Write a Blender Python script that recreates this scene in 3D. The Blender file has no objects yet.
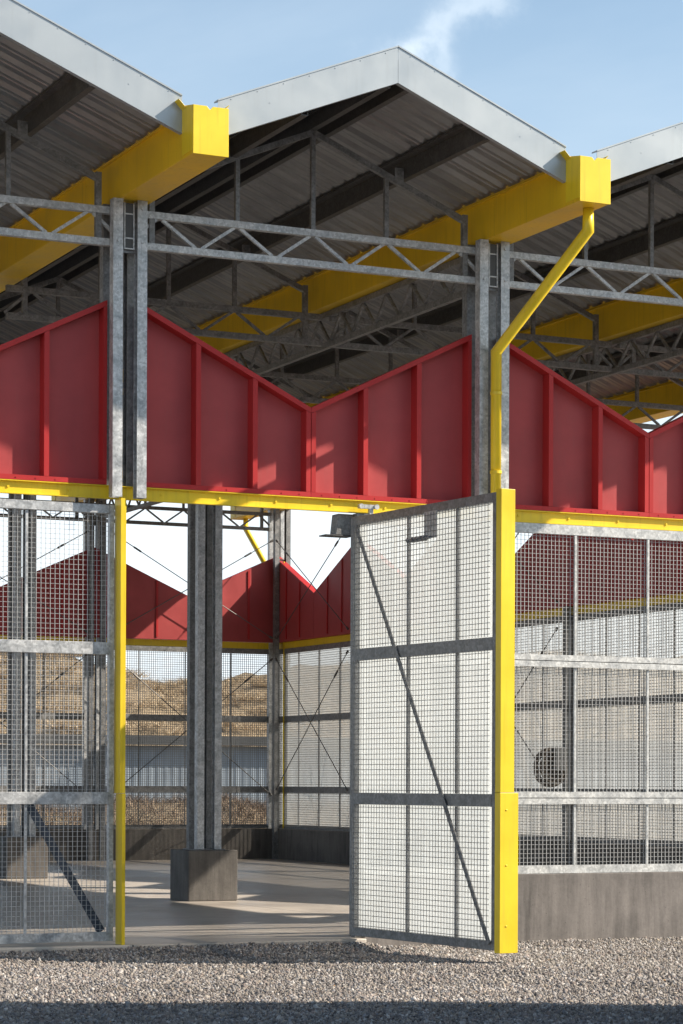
import bpy, math, random
import numpy as np
from mathutils import Vector, Matrix
random.seed(7); rng = np.random.default_rng(7)
C = bpy.data.scenes[0].collection if not bpy.context.scene else bpy.context.scene.collection
scn = bpy.context.scene
R = math.radians

# ------------------------------------------------------------------ helpers
class MB:
    def __init__(s): s.v = []; s.f = []
    def add(s, vs, fs):
        n = len(s.v); s.v += [tuple(v) for v in vs]; s.f += [tuple(i+n for i in f) for f in fs]; return s
    def box(s, x0, x1, y0, y1, z0, z1):
        if x0 > x1: x0, x1 = x1, x0
        if y0 > y1: y0, y1 = y1, y0
        if z0 > z1: z0, z1 = z1, z0
        return s.add([(x0,y0,z0),(x1,y0,z0),(x1,y1,z0),(x0,y1,z0),(x0,y0,z1),(x1,y0,z1),(x1,y1,z1),(x0,y1,z1)],
              [(0,3,2,1),(4,5,6,7),(0,1,5,4),(1,2,6,5),(2,3,7,6),(3,0,4,7)])
    def bar(s, a, b, w, h, side=(0,1,0)):
        # rectangular bar a->b, w along 'side', h perpendicular
        a = Vector(a); b = Vector(b); d = (b-a).normalized(); sd = Vector(side)
        sd = (sd - d*sd.dot(d)).normalized(); up = d.cross(sd)
        vs = []
        for p in (a, b):
            for (i, j) in ((-1,-1),(1,-1),(1,1),(-1,1)): vs.append(p + sd*(i*w/2) + up*(j*h/2))
        return s.add(vs, [(3,2,1,0),(4,5,6,7),(0,1,5,4),(1,2,6,5),(2,3,7,6),(3,0,4,7)])
    def tube(s, pts, r, n=12, closed=False):
        pts = [Vector(p) for p in pts]; N = len(pts); vs = []; ref = None
        for i, p in enumerate(pts):
            if closed: t = (pts[(i+1)%N]-pts[i-1]).normalized()
            elif i == 0: t = (pts[1]-p).normalized()
            elif i == N-1: t = (p-pts[-2]).normalized()
            else: t = ((pts[i+1]-p).normalized()+(p-pts[i-1]).normalized()).normalized()
            if ref is None: ref = Vector((0,0,1)) if abs(t.z) < .9 else Vector((1,0,0))
            u = t.cross(ref).normalized(); w = u.cross(t); ref = w
            k = 1.0
            if 0 < i < N-1 and not closed:
                k = 1/max(.5, (pts[i+1]-p).normalized().dot(t))
            rr = r[i] if isinstance(r, (list, tuple)) else r
            for j in range(n):
                a = 2*math.pi*j/n; vs.append(p + (u*math.cos(a)+w*math.sin(a))*rr*(k if k<1.3 else 1.3))
        fs = []
        for i in range(N if closed else N-1):
            for j in range(n):
                a = i*n+j; b = i*n+(j+1)%n; c = ((i+1)%N)*n+(j+1)%n; d = ((i+1)%N)*n+j
                fs.append((a,b,c,d))
        if not closed:
            fs.append(tuple(range(n))[::-1]); fs.append(tuple((N-1)*n+j for j in range(n)))
        return s.add(vs, fs)
    def prism(s, poly, a0, a1, plane='xz'):
        # poly in (x,z) extruded along y (or (y,z) along x)
        n = len(poly)
        if plane == 'xz': vs = [(p[0], a0, p[1]) for p in poly] + [(p[0], a1, p[1]) for p in poly]
        elif plane == 'yz': vs = [(a0, p[0], p[1]) for p in poly] + [(a1, p[0], p[1]) for p in poly]
        else: vs = [(p[0], p[1], a0) for p in poly] + [(p[0], p[1], a1) for p in poly]
        fs = [tuple(range(n)), tuple(range(2*n-1, n-1, -1))]
        for i in range(n): fs.append((i, i+n, (i+1)%n+n, (i+1)%n))
        return s.add(vs, fs)
    def mesh(s, name, mat, smooth=False):
        m = bpy.data.meshes.new(name); m.from_pydata(s.v, [], s.f); m.materials.append(mat)
        import bmesh
        b = bmesh.new(); b.from_mesh(m); bmesh.ops.recalc_face_normals(b, faces=b.faces); b.to_mesh(m); b.free()
        if smooth: m.polygons.foreach_set('use_smooth', [True]*len(m.polygons))
        m.update(); return m
    def build(s, name, mat, parent=None, bevel=0, smooth=False):
        return link(name, s.mesh(name, mat, smooth), parent, bevel=bevel)
def link(name, mesh, parent=None, loc=None, rotz=0, bevel=0):
    o = bpy.data.objects.new(name, mesh); C.objects.link(o)
    if parent: o.parent = parent
    if loc is not None: o.location = loc
    o.rotation_euler = (0,0,rotz)
    if bevel:
        b = o.modifiers.new('b', 'BEVEL'); b.width = bevel; b.segments = 2; b.limit_method = 'ANGLE'
    return o
def tag(o, label=None, cat=None, group=None, kind=None):
    if label: o['label'] = label
    if cat: o['category'] = cat
    if group: o['group'] = group
    if kind: o['kind'] = kind
    return o
def empty(name, loc, rz=0):
    o = bpy.data.objects.new(name, None); C.objects.link(o); o.location = loc; o.rotation_euler = (0,0,rz)
    o.empty_display_size = .2; return o

# ------------------------------------------------------------------ materials
def mat(name):
    m = bpy.data.materials.new(name); m.use_nodes = True; nt = m.node_tree; nt.nodes.clear()
    out = nt.nodes.new('ShaderNodeOutputMaterial'); b = nt.nodes.new('ShaderNodeBsdfPrincipled')
    nt.links.new(b.outputs[0], out.inputs[0]); return m, nt, b, out
def N(nt, t, **k):
    n = nt.nodes.new(t)
    for a, v in k.items():
        if hasattr(n, a): setattr(n, a, v)
        else: n.inputs[a].default_value = v
    return n
def coords(nt, scale=(1,1,1), kind='Object'):
    tc = nt.nodes.new('ShaderNodeTexCoord'); mp = nt.nodes.new('ShaderNodeMapping'); mp.inputs['Scale'].default_value = scale
    nt.links.new(tc.outputs[kind], mp.inputs[0]); return mp.outputs[0]
def noise(nt, vec, scale, detail=4, rough=.55, dist=0):
    n = N(nt, 'ShaderNodeTexNoise'); n.inputs['Scale'].default_value = scale; n.inputs['Detail'].default_value = detail
    n.inputs['Roughness'].default_value = rough; n.inputs['Distortion'].default_value = dist
    nt.links.new(vec, n.inputs['Vector']); return n.outputs[0]
def ramp(nt, fac, stops):
    r = nt.nodes.new('ShaderNodeValToRGB'); e = r.color_ramp.elements
    while len(e) < len(stops): e.new(.5)
    for i, (p, c) in enumerate(stops):
        e[i].position = p; e[i].color = (c[0], c[1], c[2], 1) if not isinstance(c, (int, float)) else (c,c,c,1)
    nt.links.new(fac, r.inputs[0]); return r.outputs[0]
def mix(nt, fac, a, b, mode='MIX'):
    m = nt.nodes.new('ShaderNodeMix'); m.data_type = 'RGBA'; m.blend_type = mode
    if isinstance(fac, (int, float)): m.inputs[0].default_value = fac
    else: nt.links.new(fac, m.inputs[0])
    for i, v in ((6, a), (7, b)):
        if isinstance(v, tuple): m.inputs[i].default_value = (*v[:3], 1)
        else: nt.links.new(v, m.inputs[i])
    return m.outputs[2]
def bump(nt, b, h, strength=.3, dist=.01):
    n = nt.nodes.new('ShaderNodeBump'); n.inputs['Strength'].default_value = strength; n.inputs['Distance'].default_value = dist
    nt.links.new(h, n.inputs['Height']); nt.links.new(n.outputs[0], b.inputs['Normal'])

def m_galv(name, lo, hi, metal=.45, rough=.42, spangle=True):
    m, nt, b, o = mat(name); v = coords(nt)
    n1 = noise(nt, v, 9, 5, .6, .6)
    vr = N(nt, 'ShaderNodeTexVoronoi'); vr.inputs['Scale'].default_value = 48; nt.links.new(v, vr.inputs['Vector'])
    sep = nt.nodes.new('ShaderNodeSeparateColor'); nt.links.new(vr.outputs['Color'], sep.inputs[0])
    c1 = ramp(nt, n1, [(.3, lo), (.62, hi)])
    c2 = ramp(nt, sep.outputs[0], [(0, .60), (1, 1.05)])
    c = mix(nt, .75, c1, c2, 'MULTIPLY')
    vs = coords(nt, (26, 26, 5)); drip = noise(nt, vs, 1.0, 3, .6, 2.0)
    c = mix(nt, ramp(nt, drip, [(.58, 0.), (.72, .55)]), c, tuple(x*.55 for x in lo))
    nt.links.new(c, b.inputs['Base Color']); b.inputs['Metallic'].default_value = metal
    rr = ramp(nt, n1, [(.3, rough-.08), (.7, rough+.15)]); nt.links.new(rr, b.inputs['Roughness'])
    bump(nt, b, n1, .12, .004); return m
GALV = m_galv('galvanised_steel', (.36,.38,.40), (.66,.68,.70), .35)
GALV_SHADE = m_galv('galvanised_steel_shaded', (.16,.165,.17), (.30,.305,.31), .3, .5)  # darker copy of galvanised steel: shade on inner, backlit members set in the colour
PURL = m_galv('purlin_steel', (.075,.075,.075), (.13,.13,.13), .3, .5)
BLUEG = m_galv('bluish_steel', (.045,.06,.085), (.08,.10,.135), .3, .5)
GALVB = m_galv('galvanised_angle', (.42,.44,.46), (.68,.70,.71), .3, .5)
def m_paint(name, col, rough=.38, var=.10, dirt=.15, wob=False, chips=0):
    m, nt, b, o = mat(name); v = coords(nt)
    n1 = noise(nt, v, 1.6, 5, .6, .3); n2 = noise(nt, coords(nt, (14,14,1.2)), 1.5, 4, .6)
    c = mix(nt, ramp(nt, n1, [(.3, 0.), (.7, 1.)]), tuple(x*(1-var) for x in col), tuple(min(1, x*(1+var)) for x in col))
    c = mix(nt, ramp(nt, n2, [(.55, 0.), (.8, dirt)]), c, (.16,.14,.12))
    nt.links.new(c, b.inputs['Base Color'])
    nt.links.new(ramp(nt, n1, [(.3, rough-.06), (.7, rough+.1)]), b.inputs['Roughness'])
    if chips:
        n3 = noise(nt, v, 17, 5, .7, .5); c = mix(nt, ramp(nt, n3, [(.70, 0.), (.735, chips)]), c, (.20,.13,.07))
        n4 = noise(nt, coords(nt, (22,22,.9)), 1.1, 3, .6); c = mix(nt, ramp(nt, n4, [(.56, 0.), (.7, .30)]), c, tuple(x*.55 for x in col))
        nt.links.new(c, b.inputs['Base Color'])
    if name.startswith('red'): b.inputs['Specular IOR Level'].default_value = .22
    if wob: bump(nt, b, noise(nt, coords(nt, (1,1,.35)), 2.4, 2, .4), .35, .05)
    else: bump(nt, b, noise(nt, v, 60, 2), .03, .002)
    return m
YEL = m_paint('yellow_paint', (.82,.60,.022), chips=.6)
YELG = m_paint('yellow_gutter_paint', (.80,.52,.018), chips=.4)
RED = m_paint('red_paint', (.46,.036,.038), .42, .10, .10)
REDS = m_paint('red_sheet_paint', (.42,.075,.078), .45, .12, .12, wob=True)
FASC = m_paint('fascia_metal', (.38,.42,.455), .36, .05, .10); FASC.node_tree.nodes['Principled BSDF'].inputs['Metallic'].default_value = .35
WHITE_METAL = m_paint('pale_siding', (.50,.56,.62), .5, .08, .2)
SHEDM = m_paint('shed_siding', (.22,.27,.33), .5, .12, .25)
DARKM = m_paint('dark_trim', (.07,.075,.08), .6, .1, .1)
def m_under():
    m, nt, b, o = mat('roof_sheet'); v = coords(nt)
    n1 = noise(nt, v, 2.5, 5, .6); n2 = noise(nt, coords(nt, (1.0, 8, 8)), 3, 3, .6)
    c = ramp(nt, n1, [(.3, (.24,.25,.265)), (.7, (.32,.33,.345))])
    c = mix(nt, ramp(nt, n2, [(.5, 0.), (.8, .4)]), c, (.15,.15,.15))
    nt.links.new(c, b.inputs['Base Color']); b.inputs['Roughness'].default_value = .34; b.inputs['Metallic'].default_value = .5
    return m
UNDER = m_under()
def m_conc(name, lo, hi, streak=.5, rough=.85, bs=.35):
    m, nt, b, o = mat(name); v = coords(nt)
    n1 = noise(nt, v, 1.4, 6, .62, .3); n2 = noise(nt, coords(nt, (7,7,.7)), 1.6, 5, .65); n3 = noise(nt, v, 26, 6, .7)
    c = ramp(nt, n1, [(.3, lo), (.7, hi)])
    c = mix(nt, ramp(nt, n2, [(.45, 0.), (.72, streak)]), c, tuple(min(1, x*1.45) for x in hi))
    c = mix(nt, ramp(nt, n2, [(.28, streak), (.42, 0.)]), c, tuple(x*.62 for x in lo))
    c = mix(nt, .5, c, ramp(nt, n3, [(.3, .7), (.7, 1.15)]), 'MULTIPLY')
    vo = N(nt, 'ShaderNodeTexVoronoi'); vo.inputs['Scale'].default_value = 14; nt.links.new(v, vo.inputs['Vector'])
    c = mix(nt, ramp(nt, vo.outputs['Distance'], [(.05, .6), (.1, 0.)]), c, tuple(x*.5 for x in lo))
    nt.links.new(c, b.inputs['Base Color']); b.inputs['Roughness'].default_value = rough
    bump(nt, b, n3, bs, .006); return m
CONC = m_conc('cast_concrete', (.105,.098,.096), (.215,.198,.19), .6)
def m_slab():
    m, nt, b, o = mat('slab_concrete'); v = coords(nt)
    n1 = noise(nt, v, .55, 7, .62, .6); n2 = noise(nt, v, 3.1, 6, .7, .4); n3 = noise(nt, v, 40, 3, .6)
    c = ramp(nt, n1, [(.3, (.40,.36,.32)), (.7, (.64,.59,.53))])
    c = mix(nt, ramp(nt, n2, [(.5, 0.), (.75, .45)]), c, (.20,.18,.165))
    c = mix(nt, .4, c, ramp(nt, n3, [(.3, .75), (.7, 1.1)]), 'MULTIPLY')
    br = N(nt, 'ShaderNodeTexBrick'); br.offset = 0; br.inputs['Scale'].default_value = 1; br.inputs['Mortar Size'].default_value = .008
    br.inputs['Brick Width'].default_value = 3.94; br.inputs['Row Height'].default_value = 3.875
    nt.links.new(v, br.inputs['Vector']); c = mix(nt, br.outputs['Fac'], c, (.10,.09,.085))
    nt.links.new(c, b.inputs['Base Color'])
    nt.links.new(ramp(nt, n1, [(.3, .30), (.7, .5)]), b.inputs['Roughness']); bump(nt, b, n2, .12, .004); return m
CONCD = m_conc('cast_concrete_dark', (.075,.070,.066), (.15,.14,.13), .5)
SLAB = m_slab()
def m_sheet(tpf, nm):
    m, nt, b, o = mat(nm); nt.nodes.remove(b); v = coords(nt)
    col = ramp(nt, noise(nt, v, 1.2, 5, .6, .2), [(.3, (.80,.845,.87)), (.7, (.88,.925,.95))])
    tr = nt.nodes.new('ShaderNodeBsdfTranslucent'); nt.links.new(col, tr.inputs[0])
    df = nt.nodes.new('ShaderNodeBsdfDiffuse'); nt.links.new(col, df.inputs[0])
    m1 = nt.nodes.new('ShaderNodeMixShader'); m1.inputs[0].default_value = .42
    nt.links.new(tr.outputs[0], m1.inputs[1]); nt.links.new(df.outputs[0], m1.inputs[2])
    tp = nt.nodes.new('ShaderNodeBsdfTransparent'); m2 = nt.nodes.new('ShaderNodeMixShader'); m2.inputs[0].default_value = tpf
    nt.links.new(m1.outputs[0], m2.inputs[1]); nt.links.new(tp.outputs[0], m2.inputs[2]); nt.links.new(m2.outputs[0], o.inputs[0]); return m
SHEET = m_sheet(.48, 'perforated_sheet'); SHEETG = m_sheet(.46, 'backing_sheet')
def m_wire():
    m, nt, b, o = mat('galvanised_wire'); b.inputs['Base Color'].default_value = (.47,.48,.49,1)
    b.inputs['Metallic'].default_value = .2; b.inputs['Roughness'].default_value = .5; return m
WIRE = m_wire(); WIRE_SHADE = m_wire(); WIRE_SHADE.node_tree.nodes['Principled BSDF'].inputs['Base Color'].default_value = (.16,.165,.17,1)  # darker wire copy paints in the shade on backlit and inner mesh
def m_ground(name, stops, s, bs=.6):
    m, nt, b, o = mat(name); v = coords(nt)
    vo = N(nt, 'ShaderNodeTexVoronoi'); vo.inputs['Scale'].default_value = s; nt.links.new(v, vo.inputs['Vector'])
    sep = nt.nodes.new('ShaderNodeSeparateColor'); nt.links.new(vo.outputs['Color'], sep.inputs[0])
    c = ramp(nt, sep.outputs[0], stops); c = mix(nt, .35, c, ramp(nt, noise(nt, v, .4, 5), [(.3, .65), (.7, 1.1)]), 'MULTIPLY')
    nt.links.new(c, b.inputs['Base Color']); b.inputs['Roughness'].default_value = .95
    bump(nt, b, vo.outputs['Distance'], bs, .012); return m
GRAV = m_ground('gravel_bed', [(0, (.14,.12,.115)), (.5, (.24,.215,.205)), (1, (.40,.37,.36))], 38)
DRY = m_ground('dry_soil', [(0, (.20,.155,.11)), (.5, (.30,.24,.17)), (1, (.38,.31,.23))], 5, .8)
def m_attr(name, rough=.9):
    m, nt, b, o = mat(name); a = nt.nodes.new('ShaderNodeAttribute'); a.attribute_name = 'tone'
    nt.links.new(a.outputs['Color'], b.inputs['Base Color']); b.inputs['Roughness'].default_value = rough; return m
STONE = m_attr('crushed_stone'); STRAW = m_attr('dry_stems')
def m_hill():
    m, nt, b, o = mat('dry_hill'); v = coords(nt)
    c = ramp(nt, noise(nt, v, .35, 8, .7, .5), [(.25, (.28,.21,.14)), (.5, (.46,.36,.24)), (.75, (.55,.44,.31))])
    c = mix(nt, .6, c, ramp(nt, noise(nt, coords(nt,(1,1,.35)), 3.5, 6, .75), [(.3, .5), (.7, 1.25)]), 'MULTIPLY')
    nt.links.new(c, b.inputs['Base Color']); b.inputs['Roughness'].default_value = 1; bump(nt, b, noise(nt, v, 2.2, 7, .7), 1, .5); return m
HILL = m_hill()
BARK = m_conc('bark', (.09,.075,.06), (.17,.145,.12), .3)
m_, nt_, b_, o_ = mat('dark_rubber'); b_.inputs['Base Color'].default_value = (.12,.10,.082,1); b_.inputs['Roughness'].default_value = .55; RUB = m_
m_, nt_, b_, o_ = mat('steel_rod'); b_.inputs['Base Color'].default_value = (.12,.12,.12,1); b_.inputs['Roughness'].default_value = .5; b_.inputs['Metallic'].default_value = .5; ROD = m_

# ------------------------------------------------------------------ dimensions
BX, BY, NR = 3.94, 3.875, 6
LINES = [-1, 0, 1, 2, 3]                # column lines
XL = [i*BX for i in LINES]
XE = 3*BX; YE = NR*BY
WX = XE + .08; WY = YE + .05           # wall planes
ZB0, ZB1 = 4.243, 4.372                # yellow beam
ZC = .612
R1 = (2.758, 2.885); R2 = (1.335, 1.46)
ZG0, ZG1 = 7.07, 7.50                  # gutter

# ------------------------------------------------------------------ ground
def grid(name, x0, x1, y0, y1, z, m, kind='structure'):
    g = MB(); g.add([(x0,y0,z),(x1,y0,z),(x1,y1,z),(x0,y1,z)], [(0,1,2,3)])
    return tag(g.build(name, m), kind=kind)
grid('ground', -400, 400, -300, 500, -.13, DRY)
grid('gravel_yard', -30, 34, -34, -.1, -.115, GRAV)
s = MB(); s.prism([(-3*BX,-.16),(2.47,-.16),(2.47,.10),(XE+.35,.10),(XE+.35,YE+.35),(-3*BX,YE+.35)], -.20, 0.0, 'xy'); tag(s.build('floor', SLAB, bevel=.012), kind='structure')

# crushed stone lying on the gravel yard
def stones(n, name):
    th = R(25.39); f = np.array([math.sin(th), math.cos(th)]); r = np.array([math.cos(th), -math.sin(th)])
    t = rng.uniform(14.5, 27.5, n*2); u = rng.uniform(-.185, .185, n*2)
    keep = rng.uniform(0, 27.5, n*2) < t
    t = t[keep]; u = u[keep]
    P = np.array([-8.11, -21.85]) + t[:,None]*f + (u*t)[:,None]*r
    ok = (P[:,1] < -.17); P = P[ok][:n]; n = len(P)
    base = np.array([(1,0,0),(-1,0,0),(0,1,0),(0,-1,0),(0,0,1),(0,0,-1)], float)
    tri = np.array([(0,2,4),(2,1,4),(1,3,4),(3,0,4),(2,0,5),(1,2,5),(3,1,5),(0,3,5)])
    V = np.repeat(base[None], n, 0) * (1 + rng.uniform(-.35, .35, (n,6,1))) + rng.uniform(-.28, .28, (n,6,3))
    sc = rng.lognormal(math.log(.0102), .40, n).clip(.005, .028)
    V *= (sc[:,None]*np.array([1,1,1]) * rng.uniform(.6, 1.2, (n,3)))[:,None,:]
    q = rng.normal(size=(n,4)); q /= np.linalg.norm(q, axis=1)[:,None]
    w,x,y,z = q.T
    M = np.stack([np.stack([1-2*(y*y+z*z),2*(x*y-z*w),2*(x*z+y*w)],-1), np.stack([2*(x*y+z*w),1-2*(x*x+z*z),2*(y*z-x*w)],-1), np.stack([2*(x*z-y*w),2*(y*z+x*w),1-2*(x*x+y*y)],-1)], 1)
    V = np.einsum('nij,nkj->nki', M, V)
    tone = .92+.10*np.sin(P[:,0]*1.3+np.sin(P[:,1]*1.9))*np.sin(P[:,1]*1.1+.7)+.05*np.sin(P[:,0]*3.1+P[:,1]*4.3)
    hz = .006 + .006*np.sin(P[:,0]*1.7+P[:,1]*.9) + .005*np.sin(P[:,0]*.8-P[:,1]*2.3+1) + rng.uniform(-.008, .012, n)
    edge = np.clip((P[:,1]+.9)/.75, 0, 1)*np.where(P[:,0] < 2.5, .062, .02)
    V[:,:,0] += P[:,0,None]; V[:,:,1] += P[:,1,None]; V[:,:,2] += (-.105+hz+edge)[:,None]
    me = bpy.data.meshes.new(name); nv = n*6; nf = n*8
    me.vertices.add(nv); me.vertices.foreach_set('co', V.astype(np.float32).ravel())
    F = (tri[None] + (np.arange(n)*6)[:,None,None]).reshape(-1)
    me.loops.add(nf*3); me.loops.foreach_set('vertex_index', F.astype(np.int32))
    me.polygons.add(nf); me.polygons.foreach_set('loop_start', np.arange(0, nf*3, 3, dtype=np.int32))
    me.update(calc_edges=True)
    pal = .96*np.array([(.36,.33,.30),(.25,.23,.225),(.45,.43,.42),(.31,.26,.24),(.16,.15,.15),(.55,.53,.52),(.38,.33,.28),(.29,.29,.31)])
    col = pal[rng.choice(len(pal), n, p=[.22,.2,.14,.14,.1,.06,.07,.07])] * rng.uniform(.7, 1.2, (n,1))*tone[:,None]
    lf = rng.choice(n, 90, replace=False); col[lf] = (.50,.27,.11)
    A = np.ones((n,6,4), np.float32); A[:,:,:3] = col[:,None,:]
    a = me.attributes.new('tone', 'FLOAT_COLOR', 'POINT'); a.data.foreach_set('color', A.ravel())
    me.materials.append(STONE); return link(name, me)
tag(stones(230000, 'gravel'), 'loose grey crushed gravel spread in front of the mesh gates', 'gravel', kind='stuff')

# ------------------------------------------------------------------ pavilion
PAV = empty('pavilion', (0,0,0))
tag(PAV, 'open steel pavilion with zigzag metal roof, red parapet, yellow gutters and mesh walls', 'building')

# columns: four posts, plates; interior ones on a concrete pier
def channel(mb, cx, cy, z0, z1, flip, w=.098, d=.10, t=.008):
    # web on the outside, open toward the middle gap
    mb.box(cx-w/2, cx+w/2, cy-d/2, cy-d/2+t, z0, z1); mb.box(cx-w/2, cx+w/2, cy+d/2-t, cy+d/2, z0, z1)
    x = cx-w/2 if flip < 0 else cx+w/2-t
    mb.box(x, x+t, cy-d/2+t, cy+d/2-t, z0, z1)
def post_mesh(z0f, z0r, z1):
    out = []
    for sx in (-1, 1):
        for sy in (-1, 1):
            m = MB(); z0 = z0f if sy < 0 else z0r
            channel(m, sx*.122, sy*.14, z0, z1, sx)
            if sy < 0:                      # bolt heads near the top and low down
                for zz in (z1-.08, z1-.40): m.tube([(sx*.122, -.19, zz), (sx*.122, -.201, zz)], .013, 8)
            out.append(m.mesh('post', GALV if sy < 0 else GALV_SHADE))
    return out
plate_m = MB()
plate_m.box(-.072, .072, -.13, -.12, 6.57, 6.67)
PLATE = plate_m.mesh('column_plate', GALV_SHADE)
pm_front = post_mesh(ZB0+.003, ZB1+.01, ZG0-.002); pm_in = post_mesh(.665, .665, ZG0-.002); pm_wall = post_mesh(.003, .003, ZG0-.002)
capm = MB(); capm.box(-.20,.20,-.10,.10,ZG0-.012,ZG0-.003)
pier_m = MB(); pier_m.box(-.345,.345,-.33,.33,0.0015,.662); PIERM = pier_m.mesh('pier', CONCD)
q = MB(); q.box(-.058,.058,-.150,-.146,6.60,7.04); SLOTP = q.mesh('slot_plate', DARKM)
q = MB(); q.prism([(-.05,6.61),(.05,6.61),(.05,7.03),(-.05,7.03)], -.158,-.1505); q = MB()
for (a,b,c_,d_) in ((-.052,-.040,6.60,7.04),(.040,.052,6.60,7.04),(-.0395,.0395,6.60,6.612),(-.0395,.0395,6.70,6.712),(-.0395,.0395,6.93,6.942)): q.box(a,b,-.160,-.1505,c_,d_)
SLOTF = q.mesh('slot_frame', GALVB)
def column(x, y, kind, rz=0):
    e = empty('column', (x-.065 if kind == 'front' else x, y, 0), rz); e.parent = PAV
    ms = {'front': pm_front, 'in': pm_in, 'wall': pm_wall}[kind]
    for m in ms: link('post', m, e)
    link('batten_plate', PLATE, e)
    if kind == 'front':
        link('slot_plate', SLOTP, e); link('slot_frame', SLOTF, e)
    if kind == 'in':
        link('pier', PIERM, e, bevel=.012)
        b = MB(); b.box(-.21,.21,-.22,.22,.662,.674); b.build('base_plate', GALV_SHADE, e)
    return e
for x in XL:
    for r in (0, 2, 4, 6):
        y = r*BY
        if r == 0: column(x, y, 'front')
        elif r == 6: column(x, y-.12, 'wall', math.pi)
        elif x == XE: column(x-.12, y, 'wall', R(90))
        elif not (r == 4 and x == 2*BX): column(x, y, 'in')
for r in (1, 3, 5):                     # intermediate side wall posts
    p = MB(); p.box(XE-.12, XE-.02, r*BY-.05, r*BY+.05, .003, ZB1); p.build('wall_post', GALV_SHADE, PAV)

# gutters with end box
def gutter(x):
    e = MB(); y0, y1 = -2.03, YE+2.03; h = .165
    e.box(x-h, x+h, y0+.006, y1-.006, ZG0, ZG0+.006)
    e.box(x-h, x-h+.006, y0+.006, y1-.006, ZG0+.006, ZG1); e.box(x+h-.006, x+h, y0+.006, y1-.006, ZG0+.006, ZG1)
    # outward top lips
    e.box(x-h-.035, x-h, y0+.30, y1-.30, ZG1-.045, ZG1-.039); e.box(x+h, x+h+.035, y0+.30, y1-.30, ZG1-.045, ZG1-.039)
    for k in range(int((y1-y0)/1.1)):   # seam bolts
        e.box(x-h-.006, x-h, y0+.6+k*1.1, y0+.615+k*1.1, ZG1-.12, ZG1-.105)
    g = e.build('gutter', YELG, PAV, bevel=.003)
    for (a, b, s_) in ((y0, y0+.26, 1), (y1-.26, y1, -1)):
        f = MB(); ya = y0 if s_ > 0 else y1
        zt = ZG1-.005
        # front plate with a notch in its top edge
        poly = [(x-h-.004, ZG0-.004), (x+h+.004, ZG0-.004), (x+h+.004, zt), (x+.02, zt), (x-.01, zt-.03), (x-.04, zt), (x-h-.004, zt)]
        f.prism(poly, ya-.004*s_, ya+.006*s_)
        # raised side cheeks with sloped caps
        for sx in (-1, 1):
            xs = x+sx*(h+.001); f.prism([(min(a,b)+.005, ZG1-.40), (max(a,b), ZG1-.40), (max(a,b), zt+.05 if s_>0 else zt), (min(a,b)+.005, zt if s_>0 else zt+.05)], xs, xs+sx*.006, 'yz')
            f.prism([(xs-sx*.002, zt+.0), (xs+sx*.075, zt+.075), (xs+sx*.075, zt+.083), (xs-sx*.002, zt+.008)], b-.10 if s_>0 else a, b if s_>0 else a+.10)
        f.build('gutter_end_box', YEL, g, bevel=.002)
    return g
GUT = [gutter(x) for x in XL]
def downpipe(x, s_, par, dx=-.09):
    y0 = -1.78 if s_ > 0 else YE+1.78; yc = -.27 if s_ > 0 else YE+.27
    zb = ZB0+.02 if s_ > 0 else 5.2
    d = MB(); d.tube([(x+.075, y0, ZG0-.004), (x+.075, y0, 6.86), (x+dx, yc, 5.92), (x+dx, yc, zb)], .052, 20)
    o = d.build('downpipe', YEL, par, smooth=False)
    for p in o.data.polygons: p.use_smooth = len(p.vertices) == 4
    k = MB()
    for z in ((5.5, 4.7) if s_ > 0 else (5.6,)): k.tube([(x+dx, yc, z-.015), (x+dx, yc, z+.015)], .061, 20)
    k.build('pipe_clamp', YEL, o)
downpipe(BX, 1, GUT[2]); downpipe(-BX, 1, GUT[0])
for i in (1, 4): downpipe(XL[i], -1, GUT[i])

# roof
XB = [(-1, 0), (0, 1), (1, 2), (2, 3)]
def zr(dx): return 7.50+.394*(dx-.165)  # underside height from nearest line
YF0, YF1 = -1.77, YE+1.77
def roof_sheet(x0, side):
    # side +1: rises to +x from line; -1: rises to -x
    pitch = .305; prof = []
    y = YF0+.01
    while y < YF1-pitch:
        prof += [(y, 0), (y+.055, 0), (y+.065, .009), (y+.075, .009), (y+.09, 0), (y+.180, 0), (y+.195, .062), (y+.222, .062)]
        y += pitch
    prof += [(y, 0), (YF1-.01, 0)]
    m = MB(); vs = []; n = len(prof)
    for off in (0, .0025):
        for d in (.10, 1.963):
            for (py, pz) in prof: vs.append((x0+side*d, py, zr(d)+pz+off))
    fs = []
    for i in range(n-1):
        fs.append((i, i+1, n+i+1, n+i)); fs.append((2*n+i, 3*n+i, 3*n+i+1, 2*n+i+1))
        fs.append((i, 2*n+i, 2*n+i+1, i+1)); fs.append((n+i, n+i+1, 3*n+i+1, 3*n+i))
    m.add(vs, fs); return m.build('roof_sheet', UNDER, PAV)
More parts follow.
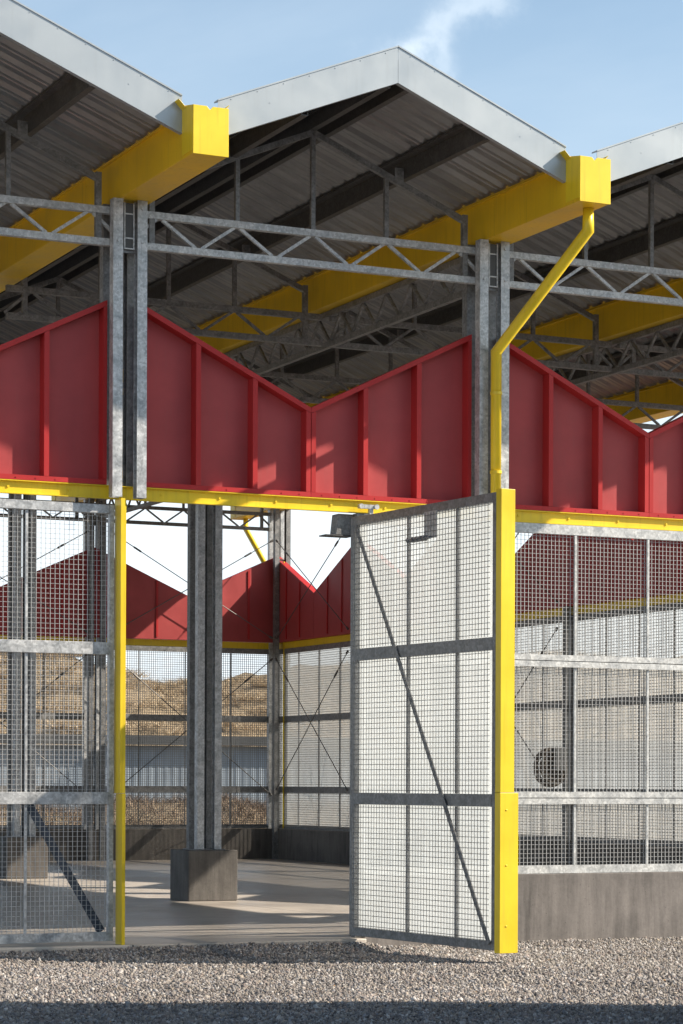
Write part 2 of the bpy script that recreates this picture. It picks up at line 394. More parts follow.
def fascia(xa, xr):
    # from gutter line xa to the ridge xr, on the eaves
    s_ = 1 if xr > xa else -1
    for (y, sg) in ((YF0, 1), (YF1, -1)):
        m = MB(); z0 = 7.30; z1 = 8.02
        a = xa+s_*.172; t = .004
        m.prism([(a, z0), (xr-s_*.0015, z1), (xr-s_*.0015, z1+.335), (a, z0+.335)], y-sg*t, y)
        m.prism([(a, z0-.001), (xr-s_*.0015, z1-.001), (xr-s_*.0015, z1+.006), (a, z0+.006)], y+sg*.001, y+sg*.05)   # bottom return
        m.prism([(a, z0+.331), (xr-s_*.0015, z1+.331), (xr-s_*.0015, z1+.345), (a, z0+.345)], y-sg*.012, y+sg*.09)     # drip cap
        m.prism([(a+s_*.5, z0+.17+.5*.4), (a+s_*.508, z0+.173+.5*.4), (a+s_*.508, z0+.178+.5*.4), (a+s_*.5, z0+.178+.5*.4)], y-sg*.007, y-sg*.003)
        for k in range(7):
            x = a+(xr-a)*(k+.5)/7; z = z0+(z1-z0)*(k+.5)/7
            m.tube([(x, y-sg*.004, z+.31), (x, y-sg*.008, z+.31)], .005, 6)
        m.build('fascia', FASC, PAV)
purl = MB(); purl_l = []
for (i, j) in XB:
    xa, xb = i*BX, j*BX; xr = (xa+xb)/2
    roof_sheet(xa, 1); roof_sheet(xb, -1); fascia(xa, xr); fascia(xb, xr)
    cap = MB(); cap.prism([(xr-.18, 8.175), (xr, 8.245), (xr+.18, 8.175), (xr+.18, 8.18), (xr, 8.25), (xr-.18, 8.18)], YF0+.02, YF1-.02); cap.build('ridge_cap', FASC, PAV)
    for (x0, sg) in ((xa, 1), (xb, -1)):
        for d in (1.02, 1.86):
            m = MB(); z = zr(d)-.006; x = x0+sg*d; s0 = -.394*sg
            h = .20 if d < 1.5 else .17
            # Z purlin: web and two flanges following the slope
            m.box(x-.004, x+.004, YF0+.06, YF1-.06, z-h, z-.03)
            m.prism([(x-.005-.055, z-.055*.394*sg-.004), (x+.06, z+.06*.394*sg-.004), (x+.06, z+.06*.394*sg-.012), (x-.06, z-.055*.394*sg-.03)], YF0+.06, YF1-.06)
            m.box(x-.004, x+.065, YF0+.06, YF1-.06, z-h-.008, z-h)
            m.box(x+.058, x+.065, YF0+.06, YF1-.06, z-h, z-h+.03)
            m.build('purlin', PURL, PAV)

# roof trusses across each bay
def truss_meshes():
    c = .066; zt, zb = 6.975, 6.672; x0, x1 = .06, BX-.06; mid = BX/2
    ch = MB()
    ch.box(x0, x1, -c/2, c/2, zt-c/2, zt+c/2); ch.box(x0, x1, -c/2, c/2, zb-c/2, zb+c/2)
    web = MB(); st = .81
    tops = [mid+k*st for k in (-2,-1,0,1,2)]; bots = [mid+k*st for k in (-2.42,-1.5,-.5,.5,1.5,2.42)]
    for i, t in enumerate(tops):
        for s_, b in ((-1, bots[i]), (1, bots[i+1])):
            web.bar((t+s_*.03, 0, zt-c/2), (b-s_*.03, 0, zb+c/2), .03, .03)
    rf = MB(); za = 7.97; ze = 7.27; xe = .27
    for s_ in (-1, 1):
        rf.bar((mid, 0, za), (mid+s_*(mid-xe), 0, ze), .05, .058)
        rf.box(mid+s_*(mid-xe)-.028, mid+s_*(mid-xe)+.028, -.026, .026, zb+c/2, ze+.06)
    for k in (-1, 0, 1): 
        x = mid+k*st; z = za-abs(k)*st*.412
        rf.box(x-.022, x+.022, -.022, .022, zt+c/2, z-.02)
    for k in (-1, 1):
        pl = mid+k*.945; z = za-.945*.412; rf.box(pl-.05, pl+.05, -.03, -.024, z-.02, z+.14)
    return [ch.mesh('chord', GALVB), web.mesh('web', GALVB), rf.mesh('rafter', GALVB)], [ch.mesh('chord', GALV_SHADE), web.mesh('web', GALV_SHADE), rf.mesh('rafter', GALV_SHADE)]
TF, TI = truss_meshes()
for (i, j) in XB:
    for r in range(NR+1):
        e = empty('roof_truss', (i*BX-.065, r*BY + (-.03 if r == 0 else 0), 0)); e.parent = PAV
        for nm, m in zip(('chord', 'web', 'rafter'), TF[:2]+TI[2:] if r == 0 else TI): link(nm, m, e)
# girder trusses along each gutter line
gm = MB(); L = YE
for z in (7.03, 6.672): gm.box(-.033, .033, .20, L-.30, z-.033, z+.033)
GCH = gm.mesh('chord', GALV_SHADE)
gw = MB(); k = 0; y = .3
while y < L-.7:
    gw.bar((0, y, 6.70), (0, y+.30, 7.0), .03, .03, (1,0,0)); gw.bar((0, y+.30, 7.0), (0, y+.60, 6.70), .03, .03, (1,0,0)); y += .60
GWB = gw.mesh('web', GALV_SHADE)
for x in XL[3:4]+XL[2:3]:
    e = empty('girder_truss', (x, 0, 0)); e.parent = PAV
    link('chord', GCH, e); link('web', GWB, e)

# ---- wall bays in local frames: x along the wall, -y outward
def yellow_beam(w):
    m = MB(); t = .008
    m.prism([(.0,ZB0),(.0,ZB0+t),(.045-t,ZB0+t),(.045-t,ZB1-t),(.0,ZB1-t),(.0,ZB1),(.045,ZB1),(.045,ZB0)], .0, w, 'yz')
    for x in np.arange(.35, w, .6): m.tube([(x, .037, (ZB0+ZB1)/2+.005), (x, .026, (ZB0+ZB1)/2+.005)], .012, 8)
    return m
def parapet(w, half):
    """half panel: half=0 peak at x=0 side, valley at w ; half=1 mirrored"""
    zp, zv = 6.13, 5.255; x0 = .0; y1 = .09
    fx = (lambda x: x) if half == 0 else (lambda x: w-x)
    def zt(x): return zp+(zv-zp)*x/w
    sh = MB(); sh.prism([(fx(.0), ZB1+.003), (fx(w), ZB1+.003), (fx(w), zt(w)), (fx(.0), zt(0))], .138, .143)
    rib = []
    bw = .05
    fr = MB()
    fr.prism([(fx(0), zt(0)-.05), (fx(w), zt(w)-.05), (fx(w), zt(w)+.004), (fx(0), zt(0)+.004)], 0, .137)   # sloped top member
    fr.prism([(fx(0), ZB1+.003), (fx(w), ZB1+.003), (fx(w), ZB1+.05), (fx(0), ZB1+.05)], .001, .137)
    fr.prism([(fx(0.0), ZB1+.052), (fx(bw*.7), ZB1+.052), (fx(bw*.7), zt(bw*.7)-.053), (fx(0.0), zt(0)-.053)], .002, .137)
    fr.prism([(fx(w-bw), ZB1+.052), (fx(w-.002), ZB1+.052), (fx(w-.002), zt(w)-.053), (fx(w-bw), zt(w-bw)-.053)], .002, .137)
    for k in range(9):
        x = .12+(w-.24)*k/8; fr.tube([(fx(x), .001, zt(x)-.022), (fx(x), -.004, zt(x)-.022)], .007, 6); fr.tube([(fx(x), .001, ZB1+.026), (fx(x), -.004, ZB1+.026)], .007, 6)
    for k in (1, 2):
        x = w*k/3; r = MB(); r.prism([(fx(x-bw/2), ZB1+.052), (fx(x+bw/2), ZB1+.052), (fx(x+bw/2), zt(x+bw/2)-.053), (fx(x-bw/2), zt(x-bw/2)-.053)], .002, .137); rib.append(r.mesh('rib', RED))
    bk = MB()                                   # seams on the back
    for k in (1, 2):
        x = w*k/3; bk.prism([(fx(x-.02), ZB1+.05), (fx(x+.02), ZB1+.05), (fx(x+.02), zt(x)-.04), (fx(x-.02), zt(x)-.02)], .144, .165)
    return sh.mesh('parapet_panel', REDS), fr.mesh('panel_frame', RED), rib, bk.mesh('seam', RED)
def wires(x0, x1, z0, z1, p=.0455, w=.0058, y=0, wv=None):
    wv = wv or w
    m = MB()
    n = int((x1-x0)/p); xs = [x0+(x1-x0)*(k+.5)/n for k in range(n)]
    for x in xs: m.box(x-wv/2, x+wv/2, y, y+w, z0, z1)
    nz = int((z1-z0)/p)
    for k in range(nz):
        z = z0+(z1-z0)*(k+.5)/nz; m.box(x0, x1, y+w+.0003, y+2*w+.0003, z-w/2, z+w/2)
    return m
_scr = {}
def screen_meshes(w, sheet):
    key = (round(w, 3), str(sheet))
    if key in _scr: return _scr[key]
    fr = MB(); z0, z1 = ZC+.004, ZB0-.003
    fr.box(0, w, -.012, .048, z1-.10, z1); fr.box(0, w, -.015, .045, z0, z0+.045); fr.box(0, w, -.030, -.016, z0, z0+.085)
    fr.box(0, .035, -.01, .04, z0+.045, z1-.10); fr.box(w-.035, w, -.01, .04, z0+.045, z1-.10)
    M = bright = GALVB if not sheet else GALV_SHADE
    rails = []
    for (a, b) in (R1, R2):
        m = MB(); h = (b-a)/2
        m.box(0.036, w-.036, -.028, -.006, a, a+h-.004); m.box(.036, w-.036, -.028, -.006, a+h+.004, b); m.box(.036, w-.036, -.004, .045, b-.006, b-.0005)
        m.box(.036, w-.036, .035, .0455, a+.004, b-.006); m.box(.036, w-.036, -.0055, .034, a+.045, a+.051)
        rails.append(m.mesh('rail', M))
    muls = []
    for k in (1, 2, 3):
        x = w*k/4 if (sheet or w < 3.9) else 1.02+.89*(k-1)
        hw = .009 if sheet else .012
        m = MB()
        for (a, b) in ((z0+.046, R2[0]-.002), (R2[1]+.002, R1[0]-.002), (R1[1]+.002, z1-.102)): m.box(x-hw, x+hw, -.008, .018, a, b)
        muls.append(m.mesh('mullion', M))
    wm = wires(.036, w-.036, z0+.046, z1-.102, y=.020, w=.0036 if not sheet else .0080, wv=.0054 if not sheet else None).mesh('wire_mesh', WIRE_SHADE if sheet else WIRE)
    sh = None
    if sheet is True:
        s = MB(); n = int(w/.125)
        # shallow corrugation, standing upright
        pts = []
        for k in range(n+1):
            x = w*k/n; pts.append((x, -.040 - (.010 if k % 2 else 0)))
        for k in range(n):
            (xa, ya), (xb, yb) = pts[k], pts[k+1]
            s.add([(xa,ya,z0),(xb,yb,z0),(xb,yb,z1),(xa,ya,z1)], [(0,1,2,3)])
        s.box(0, w, -.0385, -.0365, z1-.02, z1)
        sh = s.mesh('sheet', SHEET)
    _scr[key] = (fr.mesh('mesh_screen', M), rails, muls, wm, sh); return _scr[key]
def wall_bay(ox, oy, rz, w, screen=True, sheet=False, curb=True, gap=0.0, x_in=0.0, parap=True, lab=None, gapr=0, pshift=0.0):
    root = empty('wall_bay', (ox, oy, 0), rz); root.parent = PAV
    link('edge_beam', yellow_beam(w).mesh('edge_beam', YEL), root)
    if parap:
        hw = w/2-gap
        for half in (0, 1):
            sh, fr, rib, bk = parapet(hw-.002, half); e = link('parapet_panel', sh, root, loc=((gap if half == 0 else w/2+.002)-pshift, 0, 0))
            fr = link('panel_frame', fr, root, loc=e.location)
            for r in rib: link('rib', r, root, loc=e.location)
            link('seam', bk, root, loc=e.location)
    if screen:
        wd = w-x_in-gapr; frm, rails, muls, wm, s = screen_meshes(wd, sheet)
        for nm, m in [('screen_frame', frm)]+[('rail', q) for q in rails]+[('mullion', q) for q in muls]+[('wire_mesh', wm)]+([('translucent_sheet', s)] if s else []):
            link(nm, m, root, loc=(x_in, .01, 0))
    if curb:
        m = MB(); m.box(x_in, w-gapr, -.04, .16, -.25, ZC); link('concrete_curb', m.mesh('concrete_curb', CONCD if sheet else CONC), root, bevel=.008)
    return root
# front: bays -1 (behind the closed leaf), 0 (opening), 1, 2
wall_bay(-BX, 0, 0, BX, screen=False, curb=False, gap=.17, pshift=.055)
wall_bay(0, 0, 0, BX, x_in=2.50, gap=.17, pshift=.055)
wall_bay(BX, 0, 0, BX, x_in=.0, gap=.17, pshift=.055)
wall_bay(2*BX, 0, 0, BX+.08, gap=.17, pshift=.055)
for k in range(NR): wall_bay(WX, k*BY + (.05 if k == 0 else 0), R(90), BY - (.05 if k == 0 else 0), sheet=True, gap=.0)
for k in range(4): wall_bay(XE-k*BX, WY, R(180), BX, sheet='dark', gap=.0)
# fixed strip of screen left of the closed leaf
frm, rails, muls, wm, s_ = screen_meshes(1.1, False)
e = empty('wall_bay', (-BX, .01, 0)); e.parent = PAV
for nm, m in [('screen_frame', frm)]+[('rail', q) for q in rails]+[('mullion', q) for q in muls]+[('wire_mesh', wm)]: link(nm, m, e)
m = MB(); m.box(-BX, -BX+1.1, -.03, .17, -.25, ZC); m.build('concrete_curb', CONC, PAV)
# yellow corner trim and flashing at the inner corner
m = MB(); m.box(XE+.0, XE+.02, YE-.36, YE-.34, .62, 6.0); m.build('corner_trim', YEL, PAV)
# end jambs of the front opening
j = MB(); j.box(-.132, -.077, -.14, .03, 1.44, ZB0-.003); j.build('gate_jamb', YEL, PAV, bevel=.002)
j = MB(); j.box(-.110, -.075, -.142, .03, .0015, 1.437); j.build('gate_jamb', YEL, PAV, bevel=.002)
j = MB(); j.box(2.42, 2.495, .002, .10, .0015, ZB0-.003); j.build('gate_jamb', GALV_SHADE, PAV, bevel=.002)

# bracing rods
def rod(p, q, par):
    p, q = Vector(p), Vector(q); d = (q-p)
    m = MB(); m.tube([p, q], .009, 8)
    a = p+d*.13; b = p+d*.18
    m.tube([a, a+(b-a)*.12, b-(b-a)*.12, b], [.011,.019,.019,.011], 8)
    m.tube([p-d.normalized()*.02, p+d.normalized()*.05], .022, 8)
    m.tube([q-d.normalized()*.05, q+d.normalized()*.02], .022, 8)
    return m.build('bracing_rod', ROD, par)
Yb = YE-.42; Xb = XE-.30
for (a, b) in ((2*BX+.25, 3*BX-.28), (BX+.25, 2*BX-.25)):
    for (z0, z1) in ((1.30, 4.02), (4.45, 6.40)):
        rod((a, Yb, z1), (b, Yb+.02, z0), PAV); rod((b, Yb, z1), (a, Yb+.02, z0), PAV)
for r in (5, 3):
    for (z0, z1) in ((1.42, 4.02), (4.45, 6.40)):
        a, b = r*BY+.1, (r+1)*BY-.45
        rod((Xb+.1, b, z1), (Xb+.1, a, z0), PAV); rod((Xb+.1, a, z1), (Xb+.12, b, z0), PAV)

# ------------------------------------------------------------------ gates
GZ0, GZ1 = .032, 4.185
def gate(name, ox, oy, rz, Lg, sheet, side):
    """local x: from hinge side to the leading yellow edge; -y faces outside"""
    g = empty(name, (ox, oy, 0), rz)
    D = GALV_SHADE if sheet else GALV
    f = MB(); st = .09
    f.box(0, st, -.03, .03, GZ0, GZ1); f.build('stile', D, g, bevel=.003)
    f = MB(); f.box(Lg-.05, Lg, -.03, .03, GZ0, GZ1); f.build('stile', D, g, bevel=.003)
    for (a, b, nm) in ((GZ1-.085, GZ1, 'top_rail'), (GZ0, GZ0+.085, 'bottom_rail'), (R1[0], R1[1]-.01, 'mid_rail'), (R2[0], R2[1]-.01, 'mid_rail')):
        m = MB(); m.box(st+.002, Lg-.052, -.032, .028, a, b)
        if nm != 'mid_rail': m.box(st+.002, Lg-.052, .03, .036, a-.0, b)
        m.build(nm, D, g, bevel=.003)
    for k in (1, 2):
        x = (Lg*k/3) if not sheet else (.18+.85*k); m = MB()
        for (a, b) in ((GZ0+.087, R2[0]-.002), (R2[1]-.008, R1[0]-.002), (R1[1]-.008, GZ1-.087)): m.box(x-(.015 if sheet else .011), x+(.015 if sheet else .011), -.010, .016, a, b)
        m.build('mullion', D, g)
    wm = MB()
    for (a, b) in ((GZ0+.086, R2[0]-.001), (R2[1]-.009, R1[0]-.001), (R1[1]-.009, GZ1-.086)):
        q = wires(st+.001, Lg-.051, a, b, p=.050 if sheet else .0455, w=.0056 if sheet else .0034, wv=.0012 if sheet else .0046, y=-.066 if sheet else .0); wm.v, wm.f = (wm.v + q.v, wm.f + [tuple(i+len(wm.v) for i in ff) for ff in q.f])
    wm.build('wire_mesh', WIRE_SHADE if sheet else WIRE, g)
    return g, D
# closed leaf, left of the opening
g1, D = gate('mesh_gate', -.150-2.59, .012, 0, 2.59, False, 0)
tag(g1, 'closed galvanised mesh gate leaf left of the opening with bluish diagonal bar at its bottom', 'gate')
m = MB(); m.bar((2.59-.82, .026, R2[0]-.01), (2.59-.10, .026, GZ0+.09), .012, .080); m.build('diagonal_bar', BLUEG, g1)  # dark bluish diagonal bar set behind the lower mesh
# open leaf, standing out of the facade
gx0, gy0, gx1, gy1 = 2.36, -.04, 2.60, -2.58
Lg = math.hypot(gx1-gx0, gy1-gy0); ang = math.atan2(gy1-gy0, gx1-gx0)
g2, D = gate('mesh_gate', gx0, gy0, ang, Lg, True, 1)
tag(g2, 'open mesh gate leaf with white backing and thick yellow edge, swung out over gravel', 'gate')
# local -y here faces -X side (toward the camera)
m = MB(); m.bar((.13, -.046, GZ1-.10), (Lg-.06, -.046, GZ0+.06), .010, .050); m.build('diagonal_bar', GALV_SHADE, g2)
s = MB(); s.box(.03, Lg-.02, .040, .0425, GZ0+.01, GZ1-.01); s.build('translucent_sheet', SHEETG, g2)
m = MB(); m.box(Lg+.001, Lg+.085, -.028, .125, R2[1]+.005, GZ1+.025); m.build('edge_channel', YEL, g2, bevel=.003)
m = MB(); m.box(Lg+.001, Lg+.087, -.030, .170, GZ0-.02, R2[1]+.002)
for z in (.25, .8, 1.3): m.box(Lg+.087, Lg+.093, .03, .05, z, z+.012)
m.build('edge_channel', YEL, g2, bevel=.003)
m = MB(); m.box(1.38, 1.60, -.052, -.040, GZ1-.33, GZ1-.075); m.build('latch_plate', GALV, g2, bevel=.004)
m = MB(); m.tube([(1.12, -.075, GZ1-.325), (1.52, -.075, GZ1-.325)], .014, 10)
for x in (1.14, 1.22, 1.29, 1.36, 1.42): m.tube([(x, -.075, GZ1-.325), (x+.03, -.075, GZ1-.325)], .03, 6)
m.build('latch_bolt', GALV_SHADE, g2)
# roller bracket on the beam above its inner end
rb = MB(); rb.box(.02, .23, -.05, -.012, 4.285, 4.325); rb.tube([(.04,-.05,4.305),(.04,-.07,4.305)], .026, 10); rb.tube([(.21,-.05,4.305),(.21,-.07,4.305)], .026, 10)
rb.box(.14, .18, -.045, -.0, GZ1+.0, 4.285)
o = rb.build('pivot_bracket', GALV, g2); o.matrix_parent_inverse = Matrix.Identity(4)
o.rotation_euler = (0,0,-ang); o.location = Matrix.Rotation(-ang, 3, 'Z') @ Vector((2.40-gx0, -.0-gy0, 0))
# box hanging below the beam
jb = empty('hanging_box', (2.33, .09, 3.95))
jb.scale = (.82,.82,.82); jb.location.z = 4.0
tag(jb, 'grey galvanised box hanging under the yellow beam just left of the open gate', 'box')
m = MB(); 
vs = [(-.13,-.02,.03),(.11,-.02,.03),(.11,.16,.03),(-.13,.16,.03),(-.10,-.02,.285),(.11,-.02,.285),(.11,.16,.285),(-.10,.16,.285)]
m.add(vs, [(0,3,2,1),(4,5,6,7),(0,1,5,4),(1,2,6,5),(2,3,7,6),(3,0,4,7)]); m.build('housing', GALV_SHADE, jb, bevel=.006)
m = MB(); m.box(-.27, .10, -.03, .17, .012, .028); m.build('bottom_plate', DARKM, jb, bevel=.002)
# coil on a side wall column
cl = empty('hose_coil', (XE-.42, 3*BY-.12, 1.80))
tag(cl, 'dark round coil hung on the inner column behind the right mesh screen', 'hose coil')
def ring(mb, r, y, tube_r, nz=40, ph=0):
    mb.tube([(r*math.cos(a), .02*math.sin(5*a+ph)+y, r*math.sin(a)*1.05) for a in [2*math.pi*k/nz for k in range(nz)]], tube_r, 8, True)
m = MB()
for i, (r, y) in enumerate([(.04,.0),(.07,.01),(.095,.0),(.15,0),(.18,.03),(.21,-.01),(.24,.03),(.27,0),(.29,.03),(.16,-.04),(.22,-.05),(.12,.0)]): ring(m, r, y, .019, ph=i)
m.build('hose', RUB, cl, smooth=True)
m = MB(); m.box(.02,.20,-.10,.10,-.05,.32); m.build('bracket', GALV_SHADE, cl, bevel=.005)

# ------------------------------------------------------------------ background land
def hills():
    nx, ny = 140, 70; vs = []; fs = []
    for j in range(ny):
        for i in range(nx):
            x = -60+i*2.0; y = 64+j*1.9
            t = max(0, min(1, (y-66)/26)); h = (t*t*(3-2*t))*8.2
            h += t*(1.0*math.sin(x*.09+1)+.7*math.sin(x*.21+y*.1)+.35*math.sin(x*.63+2)+.25*math.sin(x*1.3+y*.7)) - .6*max(0,(y-110)/30)
            h += t*random.uniform(-.12, .12)
            vs.append((x, y, h-.5))
    for j in range(ny-1):
        for i in range(nx-1): a = j*nx+i; fs.append((a, a+1, a+nx+1, a+nx))
    m = MB(); m.add(vs, fs); o = m.build('hill', HILL, smooth=True); tag(o, kind='structure'); return vs
HV = hills()
def hill_z(x, y):
    i = int(round((x+60)/2.0)); j = int(round((y-64)/1.9)); i = max(0, min(139, i)); j = max(0, min(69, j)); return HV[j*140+i][2]
def blades(name, pts, hmin, hmax, w, pal, lean=.35):
    n = len(pts); V = np.zeros((n,3,3), np.float32)
    P = np.array(pts); h = rng.uniform(hmin, hmax, n); a = rng.uniform(0, math.pi, n); l = rng.normal(0, lean, (n,2))
    dx = np.cos(a)*w/2; dy = np.sin(a)*w/2
    V[:,0] = P + np.stack([-dx,-dy,np.zeros(n)-.03],1); V[:,1] = P + np.stack([dx,dy,np.zeros(n)-.03],1)
    V[:,2] = P + np.stack([l[:,0]*h, l[:,1]*h, h],1)
    me = bpy.data.meshes.new(name); me.vertices.add(n*3); me.vertices.foreach_set('co', V.ravel())
    me.loops.add(n*3); me.loops.foreach_set('vertex_index', np.arange(n*3, dtype=np.int32))
    me.polygons.add(n); me.polygons.foreach_set('loop_start', np.arange(0, n*3, 3, dtype=np.int32)); me.update(calc_edges=True)
    pal = np.array(pal); col = pal[rng.integers(0, len(pal), n)]*rng.uniform(.7, 1.25, (n,1))
    A = np.ones((n,3,4), np.float32); A[:,:,:3] = col[:,None,:]
    at = me.attributes.new('tone', 'FLOAT_COLOR', 'POINT'); at.data.foreach_set('color', A.ravel()); me.materials.append(STRAW)
    return link(name, me)
STR = [(.62,.50,.34),(.54,.43,.28),(.46,.36,.24),(.66,.55,.40),(.30,.235,.17),(.50,.36,.23)]
pts = []
cl_ = [(rng.uniform(0, 60), rng.uniform(66, 96), rng.uniform(.5, 2.2)) for _ in range(1200)]
for (cx, cy, cr) in cl_:
    for _ in range(170):
        x = cx+rng.normal(0, cr*.5); y = cy+rng.normal(0, cr*.5)
        if y < 66: y = 66+rng.uniform(0, 1)
        pts.append((x, y, hill_z(x, y)))
tag(blades('dry_brush', pts, .08, .42, .034, STR, 1.3), 'tan dry brush covering the far hillside', 'brush', kind='stuff')
pts = []
for _ in range(900):
    cx, cy = rng.uniform(4, 16), rng.uniform(YE+.8, YE+9); cr = rng.uniform(.1, .4)
    for _ in range(34): pts.append((cx+rng.normal(0, cr), cy+rng.normal(0, cr), -.13))
tag(blades('dry_grass', pts, .08, .40, .016, [(.34,.20,.13),(.40,.28,.19),(.24,.15,.11),(.16,.11,.085)], 1.0), 'low reddish brown dead grass beyond the rear mesh wall', 'dry grass', kind='stuff')
# low bluish metal shed on the flat beyond
def bank_z(x, y): 
    t = max(0, 1-abs(y-38)/5.5); return -.15 + 1.10*(t*t*(3-2*t))*(1+.13*math.sin(x*.9)+.09*math.sin(x*2.3+1))
m = MB(); nx, ny = 90, 16; vs = [(-6+i*.6, 32+j*.8, bank_z(-6+i*.6, 32+j*.8)) for j in range(ny) for i in range(nx)]
m.add(vs, [(j*nx+i, j*nx+i+1, (j+1)*nx+i+1, (j+1)*nx+i) for j in range(ny-1) for i in range(nx-1)]); tag(m.build('earth_bank', HILL, smooth=True), kind='structure')
pts = []
for _ in range(1500):
    cx, cy = rng.uniform(2, 34), rng.uniform(32.5, 40); cr = rng.uniform(.15, .5)
    for _ in range(26):
        x = cx+rng.normal(0, cr); y = cy+rng.normal(0, cr); pts.append((x, y, bank_z(x, y)))
tag(blades('dry_scrub', pts, .06, .32, .024, [(.24,.175,.125),(.32,.235,.165),(.17,.125,.095),(.12,.095,.08)], 1.2), 'brown dead scrub on the low earth bank beyond the rear mesh wall', 'scrub', kind='stuff')
sh = empty('storage_shed', (18, 44, 0), R(-4))
tag(sh, 'long low pale blue corrugated shed seen through the rear mesh wall', 'shed')
m = MB(); x = -22
while x < 24:
    m.add([(x,0,-.2),(x+.08,0,-.2),(x+.12,-.012,-.2),(x+.2,-.012,-.2),(x+.24,0,-.2),(x,0,2.6),(x+.08,0,2.6),(x+.12,-.012,2.6),(x+.2,-.012,2.6),(x+.24,0,2.6)],
          [(0,1,6,5),(1,2,7,6),(2,3,8,7),(3,4,9,8)]); x += .24
m.box(-22, 24, .01, 5, -.2, 2.58); m.build('wall', SHEDM, sh)
m = MB(); m.prism([(-.35,2.61),(5.3,2.75),(5.3,2.95),(-.35,2.88)], -22.3, 24.3, 'yz'); m.build('roof', DARKM, sh)

# bare trees, off to the right, whose branches shade the side wall
def bare_tree(name, loc, h, seed, label):
    rnd = random.Random(seed); e = empty(name, loc); tag(e, label, 'tree')
    tr = MB(); cr = MB()
    def grow(mb, p, d, L_, r, depth):
        q = p; pts = [p]; rs = [r]
        for k in range(4):
            d = (d + Vector((rnd.gauss(0,.13), rnd.gauss(0,.13), rnd.gauss(.03,.08)))).normalized(); q = q+d*L_/4; pts.append(q); rs.append(r*(1-.11*(k+1)))
        mb.tube(pts, rs, 6 if depth else 10)
        if depth < 4:
            for _ in range(3 if depth < 3 else 4):
                k = rnd.randint(2, 4); ax = Vector((rnd.gauss(0,1), rnd.gauss(0,1), rnd.gauss(.2,.5))).normalized()
                nd = (d*.8+ax*.75).normalized(); grow(cr, pts[k], nd, L_*rnd.uniform(.55,.8), rs[k]*.62, depth+1)
    grow(tr, Vector((0,0,-.15)), Vector((0,0,1)), h*.36, h*.018, 0)
    tr.build('trunk', BARK, e, smooth=True); cr.build('crown', BARK, e, smooth=True); return e
bare_tree('bare_tree', (15.6, 19.3, -.13), 6.3, 3, 'bare leafless tree standing beyond the white side wall')
bare_tree('bare_tree', (16.0, 10.5, -.13), 5.6, 8, 'smaller bare tree near the front end of the white side wall')
# unseen building shape added right of the camera to shade the near gravel
nb = empty('shade_building', (-8.11+9.45*.4288+4.3*.9034, -21.85+9.45*.9034-4.3*.4288, 0), -R(25.39))
tag(nb, 'plain building shape added out of view to shade the near gravel', 'building')
m = MB(); m.box(0, 9, 0, 8.2, -.3, 7.0); m.build('wall', WHITE_METAL, nb)
m = MB(); m.prism([(-.3,6.95),(4.5,8.3),(9.3,6.95),(9.3,7.15),(4.5,8.5),(-.3,7.15)], -.2, 8.3); m.build('roof', DARKM, nb)
m = MB(); m.box(-.04, -.002, 1.2, 2.3, -.12, 2.1); d_ = m.build('door', DARKM, nb)
m = MB(); m.box(-.09, -.042, 1.32, 1.36, .9, 1.1); m.build('handle', GALV, d_)

# ------------------------------------------------------------------ light, sky, camera
EL, AZ = R(36.3), R(63.0)               # azimuth from the facade normal (-Y) toward +X
sd = Vector((math.sin(AZ)*math.cos(EL), -math.cos(AZ)*math.cos(EL), math.sin(EL)))
sl = bpy.data.lights.new('sun', 'SUN'); sl.energy = 5.0; sl.angle = R(.53); sl.color = (1.0, .88, .73)
so = bpy.data.objects.new('sun', sl); C.objects.link(so); so.rotation_euler = sd.to_track_quat('Z', 'Y').to_euler(); so.location = sd*50
w = bpy.data.worlds.new('World'); scn.world = w; w.use_nodes = True; nt = w.node_tree; nt.nodes.clear()
out = nt.nodes.new('ShaderNodeOutputWorld'); bg = nt.nodes.new('ShaderNodeBackground'); bg.inputs[1].default_value = .098
sky = nt.nodes.new('ShaderNodeTexSky'); sky.sky_type = 'NISHITA'; sky.sun_disc = False; sky.sun_elevation = EL
sky.sun_rotation = math.atan2(sd.x, sd.y); sky.air_density = 1.0; sky.dust_density = 2.2; sky.ozone_density = 1.3; sky.altitude = 50
tc = nt.nodes.new('ShaderNodeTexCoord')
# thin high cloud wisps
def wnoise(scale, sc, det, dist, loc=(0,0,0), rot=(0,0,0)):
    mp = nt.nodes.new('ShaderNodeMapping'); mp.inputs['Scale'].default_value = sc; mp.inputs['Location'].default_value = loc; mp.inputs['Rotation'].default_value = rot
    nt.links.new(tc.outputs['Generated'], mp.inputs[0]); return noise(nt, mp.outputs[0], scale, det, .6, dist)
broad = ramp(nt, wnoise(2.3, (1,1,3), 6, .5, (1.3,.4,.2)), [(.45, 0.), (.8, .22)])
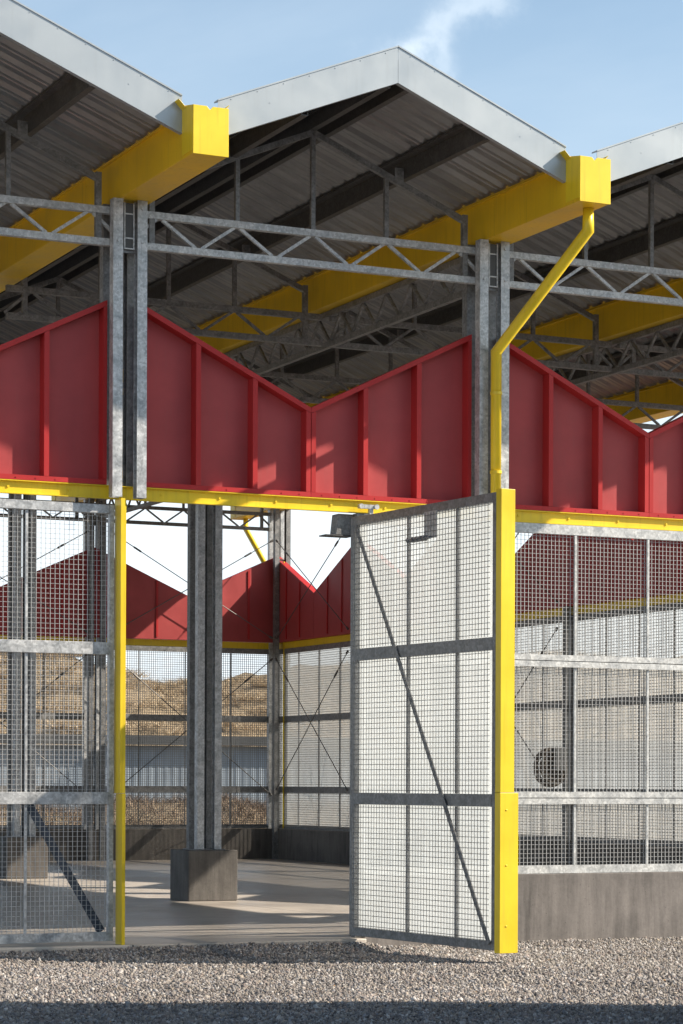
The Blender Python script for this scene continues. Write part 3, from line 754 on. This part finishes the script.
# contrail like wisp round one direction
th = R(25.39); fw = Vector((math.sin(th), math.cos(th), 0)); rt = Vector((math.cos(th), -math.sin(th), 0)); up = Vector((0,0,1))
def dirpx(x, y): u = (x-341.5)/2429; v = (782.5-y)/2429; return (fw+rt*u+up*v).normalized()
def seg(pa, pb, width, strength):
    a = dirpx(*pa); b = dirpx(*pb); mid = (a+b)/2; hl = (b-a).length/2; d = (b-a).normalized()
    gx = nt.nodes.new('ShaderNodeVectorMath'); gx.operation = 'SUBTRACT'; 
    nz = nt.nodes.new('ShaderNodeTexNoise'); nz.inputs['Scale'].default_value = 26; nz.inputs['Detail'].default_value = 6; nz.inputs['Roughness'].default_value = .6
    nt.links.new(tc.outputs['Generated'], nz.inputs['Vector'])
    nm = nt.nodes.new('ShaderNodeVectorMath'); nm.operation = 'MULTIPLY_ADD'; nm.inputs[1].default_value = (.045,)*3; nt.links.new(nz.outputs['Color'], nm.inputs[0])
    nn = nt.nodes.new('ShaderNodeVectorMath'); nn.operation = 'NORMALIZE'; nt.links.new(tc.outputs['Generated'], nn.inputs[0])
    nt.links.new(nn.outputs[0], nm.inputs[2])
    nt.links.new(nm.outputs[0], gx.inputs[0]); gx.inputs[1].default_value = mid+Vector((.0225,)*3)
    along = nt.nodes.new('ShaderNodeVectorMath'); along.operation = 'DOT_PRODUCT'; nt.links.new(gx.outputs[0], along.inputs[0]); along.inputs[1].default_value = d
    lens = nt.nodes.new('ShaderNodeVectorMath'); lens.operation = 'LENGTH'; nt.links.new(gx.outputs[0], lens.inputs[0])
    def M(op, a, b=None, c=None):
        n = nt.nodes.new('ShaderNodeMath'); n.operation = op
        for i, v in enumerate((a, b, c)):
            if v is None: continue
            if isinstance(v, (int, float)): n.inputs[i].default_value = v
            else: nt.links.new(v, n.inputs[i])
        return n.outputs[0]
    perp = M('SQRT', M('MAXIMUM', M('SUBTRACT', M('MULTIPLY', lens.outputs['Value'], lens.outputs['Value']), M('MULTIPLY', along.outputs['Value'], along.outputs['Value'])), 0.0))
    fp = M('EXPONENT', M('MULTIPLY', M('POWER', M('DIVIDE', perp, width), 2.0), -1.0))
    fa = M('EXPONENT', M('MULTIPLY', M('POWER', M('DIVIDE', M('ABSOLUTE', along.outputs['Value']), hl), 4.0), -1.0))
    return M('MULTIPLY', M('MULTIPLY', fp, fa), strength)
s1 = seg((395,60), (510,-25), .0075, .42); s2 = seg((355,65), (420,42), .005, .35); s3 = seg((430,40), (455,95), .006, .30)
def addc(a, b):
    n = nt.nodes.new('ShaderNodeMath'); n.operation = 'ADD'; n.use_clamp = True; nt.links.new(a, n.inputs[0]); nt.links.new(b, n.inputs[1]); return n.outputs[0]
fac = addc(addc(addc(broad, s1), s2), s3)
# pale haze near the horizon
sepz = nt.nodes.new('ShaderNodeSeparateXYZ'); nt.links.new(tc.outputs['Generated'], sepz.inputs[0])
hz = ramp(nt, sepz.outputs[2], [(0.02, .96), (.11, .9), (.19, .42), (.30, .15), (.45, 0.)])
c0 = mix(nt, 1.0, sky.outputs[0], (1.02, 1.12, 1.10), 'MULTIPLY')
c1 = mix(nt, hz, c0, (7.9, 7.9, 8.1))
c2 = mix(nt, fac, c1, (7.4, 7.5, 7.8))
c2 = mix(nt, 1.0, c2, (.96,1.05,1.09), 'MULTIPLY')
c2 = mix(nt, 1.0, c2, ramp(nt, sepz.outputs[2], [(.3, 1.), (.65, .50)]), 'MULTIPLY')
nt.links.new(c2, bg.inputs[0]); nt.links.new(bg.outputs[0], out.inputs[0])

cam = bpy.data.cameras.new('camera'); co = bpy.data.objects.new('camera', cam); C.objects.link(co); scn.camera = co
cam.sensor_fit = 'VERTICAL'; cam.sensor_height = 36; cam.lens = 2429.3/1024*36; cam.shift_y = (782.5-512)/1024
cam.clip_end = 2000; cam.clip_start = .1
co.matrix_world = Matrix.Translation((-8.11, -21.85, 1.55)) @ Matrix.Rotation(-R(25.39), 4, 'Z') @ Matrix.Rotation(R(90), 4, 'X') @ Matrix.Rotation(.0039, 4, 'Z')
scn.render.resolution_x = 683; scn.render.resolution_y = 1024
scn.view_settings.view_transform = 'Standard'; scn.view_settings.look = 'None'; scn.view_settings.exposure = 0.62; scn.view_settings.gamma = 1
scn.render.engine = 'CYCLES'; scn.cycles.max_bounces = 6; scn.cycles.transparent_max_bounces = 10; scn.cycles.diffuse_bounces = 3
